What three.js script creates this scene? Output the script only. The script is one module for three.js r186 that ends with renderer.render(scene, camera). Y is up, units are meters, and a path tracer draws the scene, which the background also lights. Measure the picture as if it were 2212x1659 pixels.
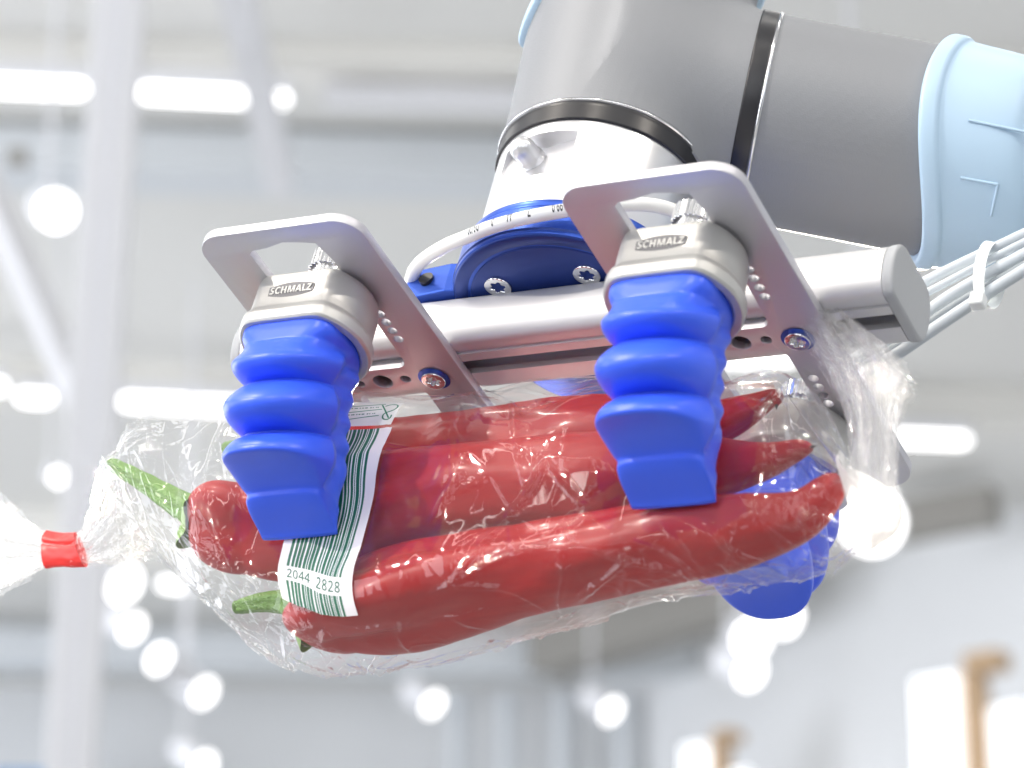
import * as THREE from 'three';
import { mergeGeometries, mergeVertices, toCreasedNormals } from 'three/addons/utils/BufferGeometryUtils.js';
import { RoundedBoxGeometry } from 'three/addons/geometries/RoundedBoxGeometry.js';
import { MarchingCubes } from 'three/addons/objects/MarchingCubes.js';
import { ImprovedNoise } from 'three/addons/math/ImprovedNoise.js';
import { FontLoader } from 'three/addons/loaders/FontLoader.js';
import { TextGeometry } from 'three/addons/geometries/TextGeometry.js';
import { RectAreaLightUniformsLib } from 'three/addons/lights/RectAreaLightUniformsLib.js';
import { Brush, Evaluator, SUBTRACTION } from 'three-bvh-csg';

// ---------------------------------------------------------------- camera, exposure, lights
const scene = new THREE.Scene();
scene.background = new THREE.Color(0, 0, 0);
const camera = new THREE.PerspectiveCamera(13.52, 4 / 3, 0.05, 60);
const PITCH = THREE.MathUtils.degToRad(20), EYE = new THREE.Vector3(0, 1.3, 0);
camera.position.copy(EYE);
camera.rotation.set(PITCH, 0, 0);
camera.focus = 0.93;
camera.userData.fStop = 14;
camera.updateMatrixWorld(true);
const renderer = new THREE.WebGLRenderer({ antialias: true });
renderer.setSize(1024, 768);
renderer.toneMapping = THREE.LinearToneMapping;
renderer.toneMappingExposure = 0.5;
renderer.shadowMap.enabled = true;
RectAreaLightUniformsLib.init();

function areaLight(at, to, w, h, color, intensity) {
  const l = new THREE.RectAreaLight(color, intensity, w, h);
  l.position.copy(at); l.lookAt(to); scene.add(l);
  return l;
}
const V3 = (x, y, z) => new THREE.Vector3(x, y, z);
const WINDOW_GLOW = 4.2, WINDOW_COLOR = 0xf2f6ff;
// unseen windows put in for fill: left wall and the wall behind the camera
const FILL_WINDOWS = [
  { c: V3(-5.9, 3.0, -1.6), n: V3(1, 0, 0), w: 2.2, h: 3.2, k: 1.35 }, { c: V3(-5.9, 3.0, 1.6), n: V3(1, 0, 0), w: 2.2, h: 3.2, k: 1.35 },
  { c: V3(-5.9, 2.9, -5.4), n: V3(1, 0, 0), w: 2.6, h: 3.4, k: 2.7 }, { c: V3(-5.9, 2.9, -9.6), n: V3(1, 0, 0), w: 2.6, h: 3.4, k: 2.7 },  // this wide pair is added to brighten the ceiling and back wall
  { c: V3(-3.2, 2.9, 4.9), n: V3(0, 0, -1), w: 2.4, h: 3.2, k: 0.15 }, { c: V3(0.2, 2.9, 4.9), n: V3(0, 0, -1), w: 2.4, h: 3.2, k: 0.15 }, { c: V3(3.6, 2.9, 4.9), n: V3(0, 0, -1), w: 2.4, h: 3.2, k: 0.15 },
];
for (const w of FILL_WINDOWS) areaLight(w.c.clone().addScaledVector(w.n, 0.06), w.c.clone().addScaledVector(w.n, 1), w.w, w.h, WINDOW_COLOR, WINDOW_GLOW * (w.k ?? 1));
// spotlights of the hall outside the frame, aimed at the gripper; their cans are built further down
const AIMED = [
  { p: V3(-2.6, 3.6, 0.6), cd: 46, t: V3(0.0, 1.62, -0.9), l: 'spotlight left of and above the viewer, lighting the fingers' },
  { p: V3(-0.5, 4.3, 1.9), cd: 26, t: V3(0.0, 1.6, -0.9), l: 'spotlight high behind the viewer' },
  { p: V3(2.3, 3.9, 0.9), cd: 15, t: V3(0.0, 1.6, -0.9), l: 'spotlight right of and above the viewer' },
  { p: V3(-1.6, 4.5, -0.6), cd: 20, t: V3(0.0, 1.7, -0.95), l: 'spotlight overhead, left of the robot arm' },
];
for (const q of AIMED) {
  const l = new THREE.SpotLight(0xfff6ea, q.cd, 0, 0.3, 0.6, 2); l.position.copy(q.p); l.target.position.copy(q.t); l.castShadow = true; l.shadow.radius = 2; scene.add(l, l.target);
}

// ---------------------------------------------------------------- helpers
let seed = 1234567;
function rnd() { seed = (seed * 1664525 + 1013904223) % 4294967296; return seed / 4294967296; }
const rr = (a, b) => a + (b - a) * rnd();
const noise = new ImprovedNoise();
const smooth = (a, b, x) => { const t = Math.min(1, Math.max(0, (x - a) / (b - a))); return t * t * (3 - 2 * t); };
const lerp = (a, b, t) => a + (b - a) * t;
const taken = {};
function numbered(name) { const n = taken[name] = (taken[name] ?? -1) + 1; return n ? `${name}_${String(n).padStart(3, '0')}` : name; }
function tag(o, label, category, group) { o.userData = { label, category }; if (group) o.userData.group = group; return o; }
function structure(o, label) { o.userData = { kind: 'structure' }; if (label) o.userData.label = label; return o; }
function mesh(name, geo, mat, parent = scene) {
  const m = new THREE.Mesh(geo, mat); m.name = parent === scene ? numbered(name) : name;
  m.castShadow = m.receiveShadow = true; parent.add(m); return m;
}
function thing(name, label, category, at, group) {
  const g = new THREE.Group(); g.name = numbered(name); if (at) g.position.copy(at); scene.add(g);
  return tag(g, label, category, group);
}
function clean(g) { const o = g.index ? g.toNonIndexed() : g; for (const k of Object.keys(o.attributes)) if (!['position', 'normal', 'uv'].includes(k)) o.deleteAttribute(k); if (!o.attributes.uv) o.setAttribute('uv', new THREE.BufferAttribute(new Float32Array(o.attributes.position.count * 2), 2)); return o; }
const merged = (list) => mergeGeometries(list.map(clean));
// a point of the hall by where it lies in the picture (2212 x 1659) and its distance along the view
function at(px, py, dist) {
  const v = V3((px - 1106) / 7000 * dist, -(py - 829.5) / 7000 * dist, -dist);
  return v.applyMatrix4(camera.matrixWorld);
}
// gripper frame: x along the rail, y down along the fingers, z away; millimetres
const GRIP = (() => {
  const a = -0.603, b = 0.595, c = 0.261;
  const R = new THREE.Matrix4().makeRotationZ(c).multiply(new THREE.Matrix4().makeRotationX(a)).multiply(new THREE.Matrix4().makeRotationY(b));
  const T = new THREE.Matrix4().makeTranslation(-0.090858, -0.040819, 0.916455);
  const flip = new THREE.Matrix4().makeScale(1, -1, -1);                      // right, down, away -> right, up, towards
  return camera.matrixWorld.clone().multiply(flip).multiply(T).multiply(R);
})();
const gpos = (x, y, z) => V3(x / 1000, y / 1000, z / 1000).applyMatrix4(GRIP);
const GQ = new THREE.Quaternion().setFromRotationMatrix(GRIP);
// a thing of the gripper frame whose origin is the given point; its geometries are built in frame millimetres and moved by fit()
function gripThing(name, label, category, o, group) {
  const g = thing(name, label, category, gpos(...o), group); g.quaternion.copy(GQ); g.userData_origin = o; return g;
}
function fit(geo, root) { const [x, y, z] = root.userData_origin; geo.translate(-x, -y, -z); geo.scale(0.001, 0.001, 0.001); return geo; }
function part(name, geo, mat, root, parent = root) { return mesh(name, fit(geo, root), mat, parent); }
// surface from a grid of points f(u, v) -> [x, y, z]
function grid(nu, nv, f, closedV = false, uvf = (u, v) => [u, v]) {
  const p = [], uv = [], ix = [];
  for (let i = 0; i <= nu; i++) for (let j = 0; j <= nv; j++) { p.push(...f(i / nu, closedV && j === nv ? 0 : j / nv)); uv.push(...uvf(i / nu, j / nv)); }
  for (let i = 0; i < nu; i++) for (let j = 0; j < nv; j++) { const a = i * (nv + 1) + j, b = a + nv + 1; ix.push(a, b, a + 1, a + 1, b, b + 1); }
  const g = new THREE.BufferGeometry();
  g.setAttribute('position', new THREE.Float32BufferAttribute(p, 3)); g.setAttribute('uv', new THREE.Float32BufferAttribute(uv, 2)); g.setIndex(ix);
  g.computeVertexNormals();
  if (closedV) { const n = g.attributes.normal; for (let i = 0; i <= nu; i++) { const a = i * (nv + 1), b = a + nv, s = V3(n.getX(a) + n.getX(b), n.getY(a) + n.getY(b), n.getZ(a) + n.getZ(b)).normalize(); n.setXYZ(a, s.x, s.y, s.z); n.setXYZ(b, s.x, s.y, s.z); } }
  return g;
}
function catmull(points, t) {   // points: arrays of numbers, t in [0, points.length - 1]
  const n = points.length - 1, i = Math.min(n - 1, Math.max(0, Math.floor(t))), f = t - i;
  const a = points[Math.max(0, i - 1)], b = points[i], c = points[i + 1], d = points[Math.min(n, i + 2)];
  return b.map((_, k) => 0.5 * (2 * b[k] + (c[k] - a[k]) * f + (2 * a[k] - 5 * b[k] + 4 * c[k] - d[k]) * f * f + (3 * b[k] - a[k] - 3 * c[k] + d[k]) * f * f * f));
}
function tubeAlong(pts, r, seg = 60, rad = 14) { return new THREE.TubeGeometry(new THREE.CatmullRomCurve3(pts.map((p) => V3(...p))), seg, r, rad); }
function capped(pts, r, seg = 60, rad = 14) {
  const c = new THREE.CatmullRomCurve3(pts.map((p) => V3(...p))), out = [new THREE.TubeGeometry(c, seg, r, rad)];
  for (const t of [0, 1]) { const g = new THREE.CircleGeometry(r, rad), d = c.getTangent(t).multiplyScalar(t ? 1 : -1); g.applyQuaternion(new THREE.Quaternion().setFromUnitVectors(V3(0, 0, 1), d)); g.translate(...c.getPoint(t).toArray()); out.push(g); }
  return merged(out);
}
// lathe about the tool axis (-y up): profile [[r, y], ...]
function latheY(profile, cx, cz, seg = 96) { const g = new THREE.LatheGeometry(profile.map(([r, y]) => new THREE.Vector2(r, y)), seg); g.translate(cx, 0, cz); return g; }
// a shape in the x-z plane, extruded from y0 (underside) up to y1 (< y0)
function slab(shape, y0, y1, bevel = 0.25, curve = 12) {
  const t = y0 - y1, g = new THREE.ExtrudeGeometry(shape, { depth: t - 2 * bevel, bevelEnabled: bevel > 0, bevelThickness: bevel, bevelSize: bevel, bevelOffset: -bevel, bevelSegments: 2, curveSegments: curve });
  g.translate(0, 0, bevel); g.rotateX(Math.PI / 2); g.translate(0, y0, 0); return g;
}
function roundRect(s, x0, z0, x1, z1, r) {
  s.moveTo(x0 + r, z0); s.lineTo(x1 - r, z0); s.absarc(x1 - r, z0 + r, r, -Math.PI / 2, 0); s.lineTo(x1, z1 - r); s.absarc(x1 - r, z1 - r, r, 0, Math.PI / 2);
  s.lineTo(x0 + r, z1); s.absarc(x0 + r, z1 - r, r, Math.PI / 2, Math.PI); s.lineTo(x0, z0 + r); s.absarc(x0 + r, z0 + r, r, Math.PI, Math.PI * 1.5); return s;
}
const hole = (x, z, r) => { const p = new THREE.Path(); p.absarc(x, z, r, 0, Math.PI * 2, true); return p; };

// ---------------------------------------------------------------- textures
function dataTexture(w, h, f, srgb = false) {
  const d = new Uint8Array(w * h * 4);
  for (let y = 0; y < h; y++) for (let x = 0; x < w; x++) { const c = f(x, y), o = (y * w + x) * 4; if (typeof c === 'number') d[o] = d[o + 1] = d[o + 2] = Math.max(0, Math.min(255, c * 255)); else { d[o] = c[0] * 255; d[o + 1] = c[1] * 255; d[o + 2] = c[2] * 255; } d[o + 3] = 255; }
  const t = new THREE.DataTexture(d, w, h); t.wrapS = t.wrapT = THREE.RepeatWrapping; t.magFilter = THREE.LinearFilter; t.colorSpace = srgb ? THREE.SRGBColorSpace : THREE.NoColorSpace; t.needsUpdate = true; return t;
}
function canvasTexture(w, h, draw) {
  const c = document.createElement('canvas'); c.width = w; c.height = h; draw(c.getContext('2d'), w, h);
  const t = new THREE.CanvasTexture(c); t.colorSpace = THREE.SRGBColorSpace; return t;
}
const grainTex = dataTexture(256, 256, () => 0.35 + 0.65 * rnd());
const blotchTex = dataTexture(256, 256, (x, y) => { let v = 0; for (const [k, a] of [[4, 0.5], [9, 0.3], [21, 0.2]]) { const u = x / 256 * Math.PI * 2, w = y / 256 * Math.PI * 2; v += a * noise.noise(Math.cos(u) * k * 0.35 + 7, Math.sin(u) * k * 0.35 + k, Math.cos(w) * k * 0.35 + Math.sin(w) * k * 0.4); } return 0.5 + 0.7 * v; });
const scaled = (t, u, v = u) => { const c = t.clone(); c.repeat.set(u, v); c.needsUpdate = true; return c; };
const std = (o) => new THREE.MeshPhysicalMaterial(o);
const rgb = (r, g, b) => new THREE.Color().setRGB(r, g, b);

// red skin: lengthwise streaks of deeper and lighter red, a few pale specks
const pepperTex = dataTexture(512, 512, (x, y) => {
  const u = x / 512, v = y / 512 * Math.PI * 2, st = noise.noise(Math.cos(v) * 3, Math.sin(v) * 3, Math.sin(u * 6.283) * 0.8) * 0.5 + noise.noise(Math.cos(v) * 9, Math.sin(v) * 9, Math.sin(u * 6.283) * 1.6) * 0.35 + noise.noise(Math.cos(v) * 4 + 20, Math.sin(v) * 4, Math.cos(u * 6.283) * 5) * 0.3;
  const k = Math.max(-0.5, Math.min(0.5, st)), sp = rnd() > 0.9985 ? 0.12 : 0; return [0.955 + 0.07 * k > 1 ? 1 : 0.955 + 0.07 * k, 0.14 + 0.09 * k + sp, 0.16 + 0.03 * k + sp];
}, true);

const M = {
  grey: std({ color: rgb(0.25, 0.26, 0.28), roughness: 0.58, metalness: 0.3, bumpMap: scaled(grainTex, 0.9), bumpScale: 0.00005 }),
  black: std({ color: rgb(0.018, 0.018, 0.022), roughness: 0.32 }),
  chrome: std({ color: rgb(0.82, 0.82, 0.84), roughness: 0.16, metalness: 1 }),
  alu: std({ color: rgb(0.76, 0.76, 0.78), roughness: 0.3, metalness: 0.85 }),
  plate: std({ color: rgb(0.62, 0.615, 0.655), roughness: 0.5, metalness: 0.7, bumpMap: scaled(grainTex, 0.004, 0.02), bumpScale: 0.00003 }),
  rail: std({ color: rgb(0.63, 0.63, 0.645), roughness: 0.48, metalness: 0.5 }),
  railDark: std({ color: rgb(0.30, 0.30, 0.33), roughness: 0.4, metalness: 0.8 }),
  zinc: std({ color: rgb(0.56, 0.555, 0.54), roughness: 0.4, metalness: 0.65, bumpMap: scaled(grainTex, 6), bumpScale: 0.00003 }),
  zincLight: std({ color: rgb(0.50, 0.50, 0.49), roughness: 0.55, metalness: 0.6 }),
  zincDark: std({ color: rgb(0.17, 0.17, 0.18), roughness: 0.6, metalness: 0.6 }),
  lid: std({ color: rgb(0.46, 0.63, 0.80), roughness: 0.42 }),
  capPlastic: std({ color: rgb(0.52, 0.54, 0.57), roughness: 0.7, bumpMap: scaled(grainTex, 4), bumpScale: 0.00015 }),
  anodized: std({ color: rgb(0.035, 0.10, 0.50), roughness: 0.3, metalness: 0.55 }),
  anodizedDark: std({ color: rgb(0.018, 0.05, 0.26), roughness: 0.36, metalness: 0.4 }),
  silicone: std({ color: rgb(0.042, 0.125, 0.92), roughness: 0.34, sheen: 0.5, sheenRoughness: 0.5, sheenColor: rgb(0.4, 0.5, 1) }),
  siliconeHoleShade: std({ color: rgb(0.016, 0.05, 0.55), roughness: 0.5 }),
  pepper: std({ color: rgb(0.40, 0.40, 0.40), map: pepperTex, roughness: 0.4, specularIntensity: 0.5, clearcoat: 0.1, clearcoatRoughness: 0.12 }),
  stem: std({ color: rgb(0.15, 0.29, 0.06), roughness: 0.5, bumpMap: scaled(blotchTex, 2), bumpScale: 0.0006 }),
  calyx: std({ color: rgb(0.20, 0.34, 0.085), roughness: 0.6, side: THREE.DoubleSide }),
  tip: std({ color: rgb(0.05, 0.03, 0.02), roughness: 0.8 }),
  hose: std({ color: rgb(0.86, 0.87, 0.87), roughness: 0.3, transmission: 0.35, thickness: 0 }),
  cable: std({ color: rgb(0.52, 0.57, 0.62), roughness: 0.3 }),
  cableDark: std({ color: rgb(0.25, 0.28, 0.31), roughness: 0.35 }),
  tie: std({ color: rgb(0.80, 0.83, 0.84), roughness: 0.4 }),
  redTape: std({ color: rgb(0.9, 0.05, 0.045), roughness: 0.35, transmission: 0.3, thickness: 0 }),
  whiteTape: std({ color: rgb(0.96, 0.96, 0.95), roughness: 0.85, transmission: 0.6, thickness: 0 }),
  wall: std({ color: rgb(0.85, 0.86, 0.87), roughness: 0.9, bumpMap: scaled(blotchTex, 4), bumpScale: 0.002 }),
  wallGrey: std({ color: rgb(0.3, 0.3, 0.31), roughness: 0.9 }),
  ceiling: std({ color: rgb(0.80, 0.795, 0.77), roughness: 0.9, bumpMap: scaled(blotchTex, 4), bumpScale: 0.002 }),
  beam: std({ color: rgb(0.84, 0.825, 0.785), roughness: 0.8 }),
  duct: std({ color: rgb(0.74, 0.77, 0.80), roughness: 0.5, metalness: 0.2 }),
  darkSteelAndShade: std({ color: rgb(0.34, 0.325, 0.30), roughness: 0.7 }),
  whitePaint: std({ color: rgb(0.84, 0.84, 0.87), roughness: 0.5 }),
  floor: std({ color: rgb(0.42, 0.415, 0.40), roughness: 0.6 }),
  wood: std({ color: rgb(0.58, 0.40, 0.24), roughness: 0.6, map: null }),
  lampGlow: std({ color: rgb(0.9, 0.9, 0.9), emissive: rgb(1, 0.985, 0.96), emissiveIntensity: 7, roughness: 0.5 }),
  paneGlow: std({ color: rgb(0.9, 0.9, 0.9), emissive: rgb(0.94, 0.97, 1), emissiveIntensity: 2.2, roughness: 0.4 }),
};

// ---------------------------------------------------------------- the hall
const H = 5.1;   // ceiling height
structure(mesh('floor', new THREE.BoxGeometry(13, 0.2, 21).translate(0, -0.1, -5), M.floor));
structure(mesh('ceiling', new THREE.BoxGeometry(13, 0.2, 21).translate(0, H + 0.1, -5), M.ceiling));
structure(mesh('wall_back', new THREE.BoxGeometry(7.4, H, 0.2).translate(-2.8, H / 2, -14.6), M.wall));
structure(mesh('wall_left', new THREE.BoxGeometry(0.2, H, 20).translate(-6.1, H / 2, -4.8), M.wall));
structure(mesh('wall_behind', new THREE.BoxGeometry(12.4, H, 0.2).translate(0, H / 2, 5.1), M.wallGrey));
structure(mesh('wall_right', new THREE.BoxGeometry(0.2, H, 11.6).translate(6.1, H / 2, -0.6), M.wall));
{ // the angled wall on the right, from (0.4, -14.2) to (6.2, -5.9)
  const a = V3(0.4, 0, -14.2), b = V3(6.4, 0, -5.6), d = b.clone().sub(a), g = new THREE.BoxGeometry(d.length(), H, 0.2);
  g.rotateY(Math.atan2(-d.z, d.x)); g.translate((a.x + b.x) / 2, H / 2, (a.z + b.z) / 2);
  structure(mesh('wall_angled', g, M.wall));
}
for (const [i, w] of FILL_WINDOWS.entries()) {
  const t = thing('window', ['tall bright unseen fill window of the left wall, nearer the back', 'tall bright unseen fill window of the left wall, nearer the front', 'wide bright fill window added to the left wall, before the far one', 'wide bright fill window added to the left wall, farthest from the viewer', 'tall bright unseen fill window behind the viewer, on its left', 'tall bright unseen fill window behind the viewer, in the middle', 'tall bright unseen fill window behind the viewer, on its right'][i], 'window', w.c);
  t.lookAt(w.c.clone().add(w.n));
  mesh('pane', new THREE.BoxGeometry(w.w, w.h, 0.02).translate(0, 0, -0.03), M.paneGlow, t);
  const f = []; for (const s of [-1, 1]) { f.push(new THREE.BoxGeometry(0.1, w.h + 0.2, 0.12).translate(s * (w.w / 2 + 0.05), 0, 0)); f.push(new THREE.BoxGeometry(w.w, 0.1, 0.12).translate(0, s * (w.h / 2 + 0.05), 0)); }
  mesh('frame', merged(f), M.whitePaint, t);
}
const along = (a, b, w, h) => { const d = b.clone().sub(a), g = new THREE.BoxGeometry(w, h, d.length()); g.applyMatrix4(new THREE.Matrix4().lookAt(b, a, V3(0, 1, 0))); return g.translate((a.x + b.x) / 2, (a.y + b.y) / 2, (a.z + b.z) / 2); };
const onCeiling = (px, py, drop = 0) => { const d = at(px, py, 1).sub(EYE); return EYE.clone().addScaledVector(d, (H - drop - EYE.y) / d.y); };
const centred = (name, geo, mat, label, category, group) => { geo.computeBoundingBox(); const c = geo.boundingBox.getCenter(V3(0, 0, 0)); geo.translate(-c.x, -c.y, -c.z); const m = mesh(name, geo, mat); m.position.copy(c); return tag(m, label, category, group); };

// linear ceiling lamps: each a housing with a glowing tube
function linearLamp(a, b, w, label, glow = 1) {
  const c = a.clone().add(b).multiplyScalar(0.5), t = thing('linear_lamp', label, 'ceiling lamp', c, 'linear ceiling lamps');
  t.quaternion.setFromRotationMatrix(new THREE.Matrix4().lookAt(b, a, V3(0, 1, 0)));
  const L = a.distanceTo(b);
  mesh('housing', new RoundedBoxGeometry(w * 1.15, 0.05, L + 0.02, 2, 0.01).translate(0, 0.035, 0), M.whitePaint, t);
  const tube = new THREE.CapsuleGeometry(w / 2, L - w, 6, 14).rotateX(Math.PI / 2).scale(1, 0.6, 1);
  mesh('tube', tube, M.lampGlow, t);
  areaLight(c.clone().add(V3(0, -w * 0.36, 0)), c.clone().add(V3(0, -1, 0.0001)), 0.001 + Math.max(w, Math.abs(b.x - a.x)), 0.001 + Math.max(w, Math.abs(b.z - a.z)), 0xfffaf2, (w > 0.2 ? 5 : 14) * glow);
  return t;
}
const P = (px, py) => onCeiling(px, py, 0.2);
linearLamp(P(-420, 168), P(185, 194), 0.05, 'long glowing lamp in the upper row, left of the white post');
linearLamp(P(300, 200), P(622, 216), 0.05, 'glowing lamp in the upper row, right of the white post');
linearLamp(P(-260, 828), P(10, 836), 0.055, 'short glowing lamp at the left edge of the lower row');
linearLamp(P(40, 858), P(110, 862), 0.05, 'stubby glowing lamp just left of the white post');
linearLamp(P(262, 868), P(720, 888), 0.055, 'glowing lamp of the lower row behind the left finger');
linearLamp(P(1480, 925), P(2092, 953), 0.055, 'glowing lamp of the lower row, right of the bag');
linearLamp(P(1560, 778), P(1720, 772), 0.05, 'glowing lamp seen under the right mounting plate');
linearLamp(P(345, 1262), P(420, 1268), 0.05, 'small glowing lamp low at the left under the bag');
for (const [i, z] of [-4.6, -1.6, 1.2, 3.6].entries()) for (const x of [-2.6, 1.4]) linearLamp(V3(x - 1.1, H - 0.12, z), V3(x + 1.1, H - 0.12, z), 0.2, `long lamp overhead, row ${['ahead of', 'just above', 'behind', 'far behind'][i]} the viewer, ${x < 0 ? 'left' : 'right'}`);

// beams, ducts, pipes and two dark shade boxes under the ceiling
function beamAt(name, p0, p1, drop, w, h, mat, label, category) { centred(name, along(onCeiling(...p0, drop), onCeiling(...p1, drop), w, h), mat, label, category); }
beamAt('ceiling_beam', [-400, 118], [2700, 180], 0.03, 0.16, 0.06, M.beam, 'pale wooden ceiling beam above the upper row of lamps', 'beam');
beamAt('lamp_track', [700, 205], [1500, 228], 0.1, 0.05, 0.06, M.whitePaint, 'white track right of the glowing upper lamps', 'lamp track');
beamAt('ceiling_box', [-400, 335], [2700, 400], 0.08, 0.2, 0.12, M.duct, 'blue grey air duct across the ceiling below the upper lamps', 'duct');
beamAt('ceiling_beam', [-400, 820], [2700, 905], 0.06, 0.16, 0.12, M.beam, 'pale ceiling beam above the lower row of lamps', 'beam');
beamAt('ceiling_beam', [-400, 1170], [1500, 1190], 0.1, 0.2, 0.2, M.beam, 'pale ceiling beam low in the picture, left of the bag', 'beam');
beamAt('cable_duct', [-300, 1400], [1500, 1425], 0.15, 0.12, 0.16, M.duct, 'grey duct crossing under the bag near the back wall', 'duct');
beamAt('ceiling_box', [1180, 1410], [1640, 1268], 0.16, 0.2, 0.2, M.darkSteelAndShade, 'dark brown box standing in for a beam shadow, slanting under the right finger', 'duct');  // no duct: a dark box stands in for the shadow of a beam
beamAt('ceiling_box', [1940, 1130], [2150, 1092], 0.14, 0.12, 0.14, M.darkSteelAndShade, 'short dark box standing in for a shaded recess, right of the white tape', 'duct');  // dark box put in for the shade of a ceiling recess
for (const [px, l] of [[990, 'leftmost'], [1095, 'second'], [1215, 'third'], [1345, 'rightmost']]) { const a = at(px, 1500, 14.1), b = at(px - 6, 1800, 14.1); centred('wall_pipe', new THREE.CylinderGeometry(0.045, 0.045, 2.4, 16).translate(a.x, a.y - 1.2, a.z), M.duct, `${l} upright grey pipe on the back wall under the bag`, 'pipe'); }
// the white post and the struts
{
  const a = at(276, -120, 4.2), b = at(152, 1800, 4.2), d = a.clone().sub(b);
  const post = thing('steel_post', 'tall white steel post at the left of the picture', 'post', b);
  post.quaternion.setFromUnitVectors(V3(0, 1, 0), d.clone().normalize());
  const L = d.length();
  mesh('flange', new RoundedBoxGeometry(0.035, L, 0.03, 2, 0.004).translate(-0.02, L / 2, 0), M.whitePaint, post);
  mesh('web', new RoundedBoxGeometry(0.03, L, 0.03, 2, 0.004).translate(0.0145, L / 2, 0.012), M.whitePaint, post);
}
function strut(p0, p1, dist, w, label, far = 0.05) { const a = at(...p0, dist), b = at(...p1, dist + far); return centred('strut', along(a, b, w, w), M.whitePaint, label, 'strut', 'slanting white struts'); }
strut([-60, 330], [190, 900], 4.6, 0.035, 'slanting white strut left of the white post');
strut([500, -80], [606, 395], 6.4, 0.07, 'white strut crossing the upper row of lamps', 2.1);
{ const m = mesh('ceiling_bracket', new RoundedBoxGeometry(0.05, 0.035, 0.05, 2, 0.008), M.darkSteelAndShade); m.position.copy(at(38, 340, 8)); tag(m, 'small black bracket at the left edge under the upper lamps', 'bracket'); }

// spotlights: a can on a stem with a glowing lens turned towards the viewer
function spotlight(px, py, dist, r, label, tilt = 0) {
  const p = at(px, py, dist), t = thing('spotlight', label, 'spotlight', p, 'ceiling spotlights');
  t.lookAt(EYE); t.rotateY(tilt); t.rotateX(tilt * 0.5);
  const can = new THREE.LatheGeometry([[0, 0.16], [0.5, 0.155], [0.8, 0.13], [1.06, 0.1], [1.06, 0.0], [1.0, -0.006], [0.96, 0.004]].map(([q, y]) => new THREE.Vector2(q * r, y)), 28).rotateX(-Math.PI / 2);
  mesh('can', can, M.whitePaint, t);
  mesh('lens', new THREE.CylinderGeometry(r * 0.95, r * 0.95, 0.006, 28).rotateX(Math.PI / 2), M.lampGlow, t);
  const top = H - 0.02 - p.y; if (top > 0.1) mesh('stem', new THREE.CylinderGeometry(0.006, 0.006, top, 8).translate(0, top / 2, 0).applyQuaternion(t.quaternion.clone().invert()).translate(0, 0, -0.1), M.whitePaint, t);
  return t;
}
for (const [x, y, d, r, l, tl] of [
  [120, 455, 7.2, 0.04, 'round glowing spotlight between the strut and the white post', 0.2], [125, 1030, 9, 0.018, 'small round spotlight below the strut, left of the post', 0.2],
  [268, 1262, 8, 0.045, 'large oval spotlight right of the red tape', 0.7], [285, 1356, 9, 0.038, 'oval spotlight, third from the bottom of the left chain', 0.8],
  [345, 1425, 9.6, 0.04, 'oval spotlight, second from the bottom of the left chain', -0.8], [440, 1495, 10.2, 0.043, 'oval spotlight ending the chain under the bag at left', 0.8],
  [440, 1652, 10.8, 0.04, 'spotlight cut by the lower picture edge', 0.8], [935, 1521, 12, 0.045, 'spotlight before the back wall under the barcode', 0.9], [1320, 1535, 12, 0.045, 'spotlight before the back wall, right of the upright pipes', 0.9],
  [1625, 1380, 9, 0.048, 'upper round spotlight under the blue rear finger', 0.3], [1620, 1452, 9.4, 0.046, 'lower round spotlight under the blue rear finger', 0.7],
  [1700, 1338, 8.6, 0.045, 'oval spotlight touching the rear finger tip', 0.8], [1884, 1128, 7.5, 0.072, 'large glaring spotlight behind the white tape', 0.1], [1890, 1090, 7.6, 0.05, 'second glaring spotlight behind the white tape', 0.1]]) spotlight(x, y, d, r, l, tl);

// the glaring spotlight shines from behind onto the white tape and the bag
{ const l = new THREE.SpotLight(0xfff3df, 900, 0, 0.04, 0.5, 2); l.position.copy(at(1882, 1140, 7.42)); l.target.position.copy(gpos(185, 50, 71)); l.castShadow = true; l.shadow.radius = 3; scene.add(l, l.target); }
// two spotlights under the rear finger shine towards it from the far end of the hall
for (const [x, y, d] of [[1625, 1380, 8.9], [1700, 1338, 8.5]]) { const l = new THREE.SpotLight(0xfff6ea, 240, 0, 0.05, 0.6, 2); l.position.copy(at(x, y, d)); l.target.position.copy(gpos(120, 55, 110)); l.castShadow = true; l.shadow.radius = 2.2; scene.add(l, l.target); }

for (const q of AIMED) {
  const d = q.t.clone().sub(q.p).normalize(), t = thing('spotlight', q.l, 'spotlight', q.p.clone().addScaledVector(d, -0.03), 'ceiling spotlights'); t.lookAt(q.t);
  mesh('can', new THREE.LatheGeometry([[0, 0.2], [0.05, 0.19], [0.055, 0.1], [0.055, 0]].map(([r, y]) => new THREE.Vector2(r, y)), 24).rotateX(-Math.PI / 2), M.whitePaint, t);
  mesh('lens', new THREE.CylinderGeometry(0.05, 0.05, 0.006, 24).rotateX(Math.PI / 2), M.lampGlow, t);
}

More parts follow.
